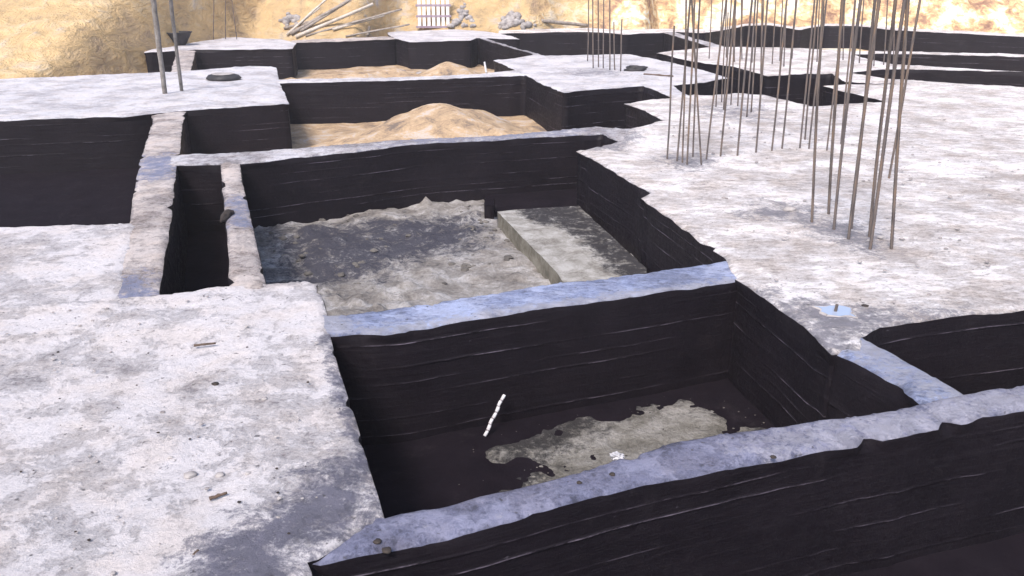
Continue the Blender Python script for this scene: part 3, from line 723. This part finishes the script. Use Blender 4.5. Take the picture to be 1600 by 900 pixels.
def crumple(name, c, s, mat, label, cat, seed, sq=(1, 1, 0.6), amp=0.5, fr=2.5, sub=3, smooth=True):
    bm = bmesh.new(); bmesh.ops.create_icosphere(bm, subdivisions=sub, radius=1)
    for v in bm.verts:
        n = v.co.normalized(); k = 1 + amp * fbm(n.x, n.y, n.z + seed, fr, 3)
        v.co = Vector((n.x * k * sq[0] * s, n.y * k * sq[1] * s, n.z * k * sq[2] * s))
    me = bpy.data.meshes.new(name); bm.to_mesh(me); bm.free()
    if smooth: me.polygons.foreach_set('use_smooth', [True] * len(me.polygons))
    o = link(name, me, mat); o.location = c
    if label: tag(o, label, cat)
    return o
pp = at(965, 713, -DEP + 0.07)
crumple('paper_scrap', pp, 0.026, M['paper'], 'crumpled white paper scrap on the grey sand of the front pit', 'paper', 3, (1.2, 1, 0.7), 0.9, 3.0, 3, False)
for i, (px, py, s, lab) in enumerate([(957, 741, 0.010, 'small dark pebble on the nearest beam below the paper scrap'), (905, 754, 0.009, 'small dark pebble left of the paper scrap on the nearest beam'), (1208, 714, 0.010, 'dark pebble on the front rim of the nearest beam'),
                                      (590, 846, 0.012, 'dark clod at the left end of the nearest beam'), (604, 860, 0.014, 'dark clod clinging to the left rim of the nearest beam'),
                                      (297, 742, 0.02, 'small round grey stone beside the upper twig on the near pad'), (344, 742, 0.016, 'pale grey stone above the dark twig on the near pad'), (336, 600, 0.014, 'dark stone speck in the middle of the near pad'),
                                      (413, 623, 0.012, 'dark grey pebble toward the pit side of the near pad'), (1352, 479, 0.02, 'dark pebble beside the puddle on the right hand slab'), (1233, 327, 0.045, 'grey stone in front of the nearest bars on the right slab')]):
    z = 0.006
    crumple('stone', at(px, py, z), s, M['stone'] if 'pale' in lab or 'grey' in lab else M['clod'], lab, 'stone', i * 3.1, (1.2, 1, 0.6), 0.35, 1.5, 2)
for i, (a, b, lab) in enumerate([((327, 779), (355, 770), 'short dark twig on the lower part of the near pad'), ((303, 540), (337, 536), 'thin grey twig on the upper part of the near pad'), ((302, 868), (310, 860), 'tiny broken twig at the bottom left of the near pad')]):
    o = oriented(at(*a, 0.014), at(*b, 0.016), 0.007, 0.005, 'twig', M['twig'], ns=6, rough=0.004, seg=6, seed=i); tag(o, lab, 'twig')
oriented(at(1006, 116, 0.02), at(1052, 119, 0.02), 0.02, 0.015, 'twig', M['twig'], ns=6, rough=0.01).update_tag()
tag(bpy.data.objects[-1] if False else [o for o in C.objects if o.name.startswith('twig')][-1], 'long brown stick lying on the right of the central slab', 'stick')
crumple('clod', at(355, 338, -0.01), 0.06, M['clod'], 'brown clod stuck on the left rim of the narrow tan beam', 'clod', 8, (0.55, 2.0, 0.7), 0.5, 1.8, 3)
# dark bundle on the central slab
crumple('rag_bundle', at(992, 107, 0.05), 0.16, M['rubber'], 'black rag bundle lying on the white central slab', 'rag', 2, (1.3, 0.5, 0.35), 0.6, 1.8, 3)

def lathe(name, prof, mat, ns=28, parent=None, wob=0.0):
    V = []; Fc = []
    for i, (r, z) in enumerate(prof):
        for k in range(ns):
            a = 2 * math.pi * k / ns; rr = r * (1 + wob * math.sin(3 * a))
            V.append((rr * math.cos(a), rr * math.sin(a), z + wob * 0.3 * r * math.cos(2 * a)))
        if i:
            for k in range(ns):
                x = (i - 1) * ns + k; y = (i - 1) * ns + (k + 1) % ns; Fc.append((x, y, y + ns, x + ns))
    return link(name, mesh_from(name, V, Fc), mat, parent)
# black basin on the far slab, standing on a rubble stub
bc = at(280, 71, 0.0)
root = empty('basin', bc)
b1 = lathe('bowl', [(0.0, 0.0), (0.14, 0.0), (0.19, 0.06), (0.28, 0.24), (0.31, 0.31), (0.325, 0.315), (0.32, 0.30), (0.27, 0.20), (0.17, 0.05), (0.0, 0.03)], M['rubber'], parent=root, wob=0.03)
b2 = lathe('rolled_rim', [(0.315, 0.30), (0.335, 0.30), (0.342, 0.315), (0.335, 0.33), (0.315, 0.33), (0.308, 0.315), (0.315, 0.30)], M['rubber'], parent=root, wob=0.03)
tag(root, 'black rubber basin standing on the farthest left slab', 'basin')
pc = at(349, 124, 0.012)
root = empty('shallow_pan', pc)
b1 = lathe('pan_shell', [(0.27, 0.0), (0.29, 0.005), (0.30, 0.02), (0.25, 0.07), (0.14, 0.10), (0.0, 0.11)], M['rubber'], parent=root, wob=0.05)
b2 = lathe('pan_dust', [(0.20, 0.092), (0.14, 0.106), (0.0, 0.116)], M['stone'], parent=root, wob=0.05)
b1.scale = b2.scale = (1, 0.8, 1)
tag(root, 'upturned dusty black pan on the upper left slab', 'pan')

# puddle with an iron stub on the right-hand slab
mw, t, b = newmat('water', 0.04, 0.6); b.inputs['Base Color'].default_value = (0.36, 0.42, 0.55, 1); b.inputs['Metallic'].default_value = 0.15
def ring(c, rx, ry, n, wob, seed): return [Vector((c.x + rx * math.cos(a) * (1 + wob * nz(math.cos(a), math.sin(a), seed, 1.5)), c.y + ry * math.sin(a) * (1 + wob * nz(math.sin(a), math.cos(a), seed, 1.5)))) for a in [2 * math.pi * i / n for i in range(n)]]
c1 = at(1307, 485, 0.02)
me = mesh_from('puddle', [(p.x, p.y, 0.019) for p in ring(c1, 0.098, 0.085, 40, 0.9, 2)], [tuple(range(40))])
pud = link('puddle', me, mw); pud['kind'] = 'structure'
# its raised tar-stained rim
V = []; Fc = []
for i, (dr, dz) in enumerate([(-0.008, 0.012), (0.0, 0.020), (0.006, 0.020), (0.016, 0.004)]):
    for p in ring(c1, 0.098 + dr, 0.085 + dr, 40, 0.9, 2): V.append((p.x, p.y, dz + 0.004 * nz(p.x, p.y, 0, 40)))
    if i:
        for k in range(40): Fc.append(((i - 1) * 40 + k, (i - 1) * 40 + (k + 1) % 40, i * 40 + (k + 1) % 40, i * 40 + k))
o = link('concrete_rim', mesh_from('concrete_rim', V, Fc), M['stone'], pud)
o = oriented(at(1304, 491, 0.0), at(1304, 491, 0.0) + Vector((0.006, 0.0, 0.06)), 0.009, 0.009, 'iron_stub', M['rust'], ns=8); tag(o, 'short iron stub standing up in the small puddle', 'iron stub')

# timber poles dumped against the bank
DB = 27.0
def gp(px, py, D=0):
    y = 14.0
    while y < 40:
        p_ = atd(px, py, y)
        if p_.z < bank_z(p_.x, p_.y): return Vector((p_.x, p_.y, bank_z(p_.x, p_.y)))
        y += 0.08
    return atd(px, py, 27.0)
poles = [((448, 58), (515, -6), 'wood_pale', 0.035), ((455, 60), (560, -8), 'wood', 0.05), ((462, 62), (583, 6), 'wood_pale', 0.055), ((470, 60), (548, 0), 'wood', 0.04), ((478, 63), (628, 14), 'wood', 0.03), ((520, 50), (600, 24), 'wood_pale', 0.04),
         ((452, 54), (500, 12), 'wood_pale', 0.025), ((540, 60), (640, 38), 'wood', 0.03), ((444, 50), (500, 30), 'wood', 0.04), ((575, 64), (577, 42), 'wood', 0.05)]
side = ['lowest steep pale', 'long grey', 'thick pale', 'steep grey', 'long thin grey', 'short flat pale', 'thin steep white', 'thin low grey', 'short leftmost grey', 'stubby upright grey']
for i, (a, b, mt, r) in enumerate(poles):
    A = gp(a[0], a[1] - 1) + Vector((0, 0, r)); B = atd(b[0], b[1], min(gp(b[0], b[1]).y - 0.1, A.y + 0.5))
    o = oriented(A, B, r, r * 0.8, 'timber_pole', M[mt], ns=8, rough=0.015, seg=8, seed=i)
    tag(o, '%s pole of the timber dumped before the earth bank' % side[i], 'pole', 'timber poles before the bank')
for bs, tp, r, lab in (((258, 147), (240, 5), 0.036, 'thick leaning wooden pole standing on the upper left slab'), ((284, 143), (267, 5), 0.026, 'thinner leaning wooden pole standing right of the thick pole')):
    b_ = at(*bs) - Vector((0, 0, 0.04)); t_ = atd(tp[0], tp[1], b_.y - 0.1); t_ = b_ + (t_ - b_) * 1.5
    o = oriented(b_, t_, r, r * 1.1, 'wooden_pole', M['post'], ns=9, rough=0.012, seg=24, seed=int(bs[0])); tag(o, lab, 'pole')
# white slatted panel
root = empty('slatted_panel', gp(678, 43, 25.5))
base = root.location.copy()
wpx = 46 / F * base.y * 1.07; hpx = 0.036 * base.y
for k in range(7):
    x = -wpx / 2 + wpx * (k + 0.5) / 7
    for r in range(3):
        bm = bmesh.new(); bmesh.ops.create_cube(bm, size=1)
        bmesh.ops.scale(bm, vec=(wpx / 7 * 0.66, 0.03, hpx / 3 * 0.84), verts=bm.verts)
        me = bpy.data.meshes.new('slat'); bm.to_mesh(me); bm.free()
        s = link('slat', me, M['panel'], root); s.location = (x, 0.03 * r + random.uniform(-.004, .004), hpx * (r + 0.5) / 3)
for r in range(4):
    bm = bmesh.new(); bmesh.ops.create_cube(bm, size=1); bmesh.ops.scale(bm, vec=(wpx * 1.06, 0.05, 0.065), verts=bm.verts)
    me = bpy.data.meshes.new('rail'); bm.to_mesh(me); bm.free()
    s = link('rail', me, M['rail'], root); s.location = (0, 0.03 * r - 0.02, hpx * r / 3 + 0.01)
root.rotation_euler = (R(-8), 0, R(4))
tag(root, 'white slatted panel leaning before the earth bank', 'panel')
# loose rubble beside it
rnd = random.Random(5)
rock_meshes = []
for i in range(5):
    o = crumple('rock', (0, 0, -50), 1.0, M['stone'], None, None, i * 7.7, (1, 0.9, 0.75), 0.35, 1.3, 2); rock_meshes.append(o.data); bpy.data.objects.remove(o)
rk = 0
for (cx, cy, wx, hy, n, desc) in [(802, 46, 30, 24, 46, 'grey rubble stone in the heap right of the slatted panel'), (725, 44, 22, 34, 26, 'loose stone beside the slatted panel'), (455, 40, 20, 20, 14, 'grey stone by the foot of the timber poles')]:
    RV = []; RF = []
    for i in range(n):
        u = rnd.gauss(0, 0.45); h = rnd.random() * max(0, 1 - abs(u))
        p = gp(cx + u * wx, cy - h * hy + rnd.uniform(-2, 2)); s = rnd.uniform(0.05, 0.15)
        mtx = Matrix.Translation(p) @ Matrix.Rotation(rnd.uniform(0, 6), 4, 'X') @ Matrix.Rotation(rnd.uniform(0, 6), 4, 'Z') @ Matrix.Diagonal((s, s * rnd.uniform(.7, 1.2), s * rnd.uniform(.6, 1), 1))
        src = rock_meshes[rnd.randrange(5)]; k0 = len(RV)
        RV += [mtx @ q.co for q in src.vertices]; RF += [tuple(k0 + j for j in pl_.vertices) for pl_ in src.polygons]
    o = link('rubble', mesh_from('rubble', RV, RF), M['stone']); o['kind'] = 'stuff'
o = oriented(gp(846, 35, 24.8), gp(918, 40, 24.6), 0.06, 0.05, 'timber_pole', M['wood'], ns=8, rough=0.01); tag(o, 'dark plank lying along the bank left of the central bars', 'pole')

# crumbs and lumps lying loose: nobody could count them
def scatter(name, n, poly, zfn, smin, smax, mat, seed, flat=0.6, inside=None):
    rr = random.Random(seed); V = []; Fc = []
    xs = [p.x for p in poly]; ys = [p.y for p in poly]; pl = [(p.x, p.y) for p in poly]
    k = 0
    while k < n:
        x = rr.uniform(min(xs), max(xs)); y = rr.uniform(min(ys), max(ys))
        if sdist((x, y), pl) < 0.03 or nz(x, y, seed, 1.1) < rr.uniform(-0.6, 0.3): 
            k += 0.2; continue
        k += 1
        sz = smin + (smax - smin) * rr.random() ** 3; z = zfn(x, y); v0 = len(V); a0 = rr.uniform(0, 6)
        for zz_, rad in ((-0.3, 0.9), (0.25, 1.0), (0.75, 0.55)):
            for q in range(6):
                a = a0 + q * math.pi / 3; w_ = rad * rr.uniform(0.65, 1.2) * sz
                V.append((x + w_ * math.cos(a), y + w_ * math.sin(a) * 0.85, z + zz_ * sz * flat * rr.uniform(0.7, 1.2)))
        for L_ in (0, 6):
            for q in range(6): Fc.append((v0 + L_ + q, v0 + L_ + (q + 1) % 6, v0 + L_ + 6 + (q + 1) % 6, v0 + L_ + 6 + q))
        Fc.append(tuple(v0 + 12 + q for q in range(6)))
    o = link(name, mesh_from(name, V, Fc, False), mat); o['kind'] = 'stuff'; return o
PADL = P([(-60, 490), (480, 445), (510, 520), (590, 800), (480, 880), (500, 1000), (-60, 1000)])
scatter('gravel', 240, PADL, lambda x, y: 0.012, 0.003, 0.013, M['stone'], 1)
scatter('gravel', 60, PADL, lambda x, y: 0.012, 0.003, 0.009, M['clod'], 2)
PADR = P([(1010, 215), (1060, 190), (1400, 180), (1600, 200), (1600, 470), (1400, 495), (1270, 500), (1170, 440), (1040, 310)])
scatter('gravel', 420, PADR, lambda x, y: 0.014, 0.004, 0.022, M['stone'], 3)
scatter('rubble', 420, P([(385, 262), (930, 240), (1000, 310), (860, 430), (540, 480), (420, 435)], -DEP), soil3, 0.006, 0.055, M['lump'], 4, 0.6)
scatter('gravel', 120, P([(690, 700), (760, 680), (870, 655), (1000, 612), (1130, 600), (1250, 690), (1160, 800), (740, 860), (690, 800)], -DEP), lambda x, y: -DEP + 0.012, 0.002, 0.007, M['lump'], 11)
scatter('rubble', 160, SM, drift, 0.003, 0.016, M['sand_grey'], 5)
scatter('rubble', 70, P([(470, 120), (730, 112), (740, 98), (470, 104)], -0.3), heap.z, 0.05, 0.17, M['stone'], 6, 0.8)
scatter('rubble', 90, P([(460, 120), (760, 112), (760, 92), (440, 104)], -0.3), heap.z, 0.05, 0.2, M['sand_heap'], 9, 0.7)
o = oriented(at(760, 114, -0.2), atd(757, 97, at(760, 114, -0.2).y + 0.1), 0.025, 0.02, 'stick', M['stick_white'], ns=6); tag(o, 'short white stick standing in the corner behind the thin white beam', 'stick')

# thin mist volume added to lift the far blacks, standing in for lens flare
bm = bmesh.new(); bmesh.ops.create_cube(bm, size=1)
me = bpy.data.meshes.new('added_haze'); bm.to_mesh(me); bm.free()
hz_ = link('added_haze', me); hz_.location = (0, 200, 6.0); hz_.scale = (820, 820, 16); hz_['kind'] = 'stuff'
hm = bpy.data.materials.new('flare_mist'); hm.use_nodes = True; hm.node_tree.nodes.clear()
pv = hm.node_tree.nodes.new('ShaderNodeVolumePrincipled'); mo = hm.node_tree.nodes.new('ShaderNodeOutputMaterial')
pv.inputs['Density'].default_value = 0.0022; pv.inputs['Color'].default_value = (0.93, 0.88, 0.92, 1)
hm.node_tree.links.new(pv.outputs[0], mo.inputs['Volume']); me.materials.append(hm)
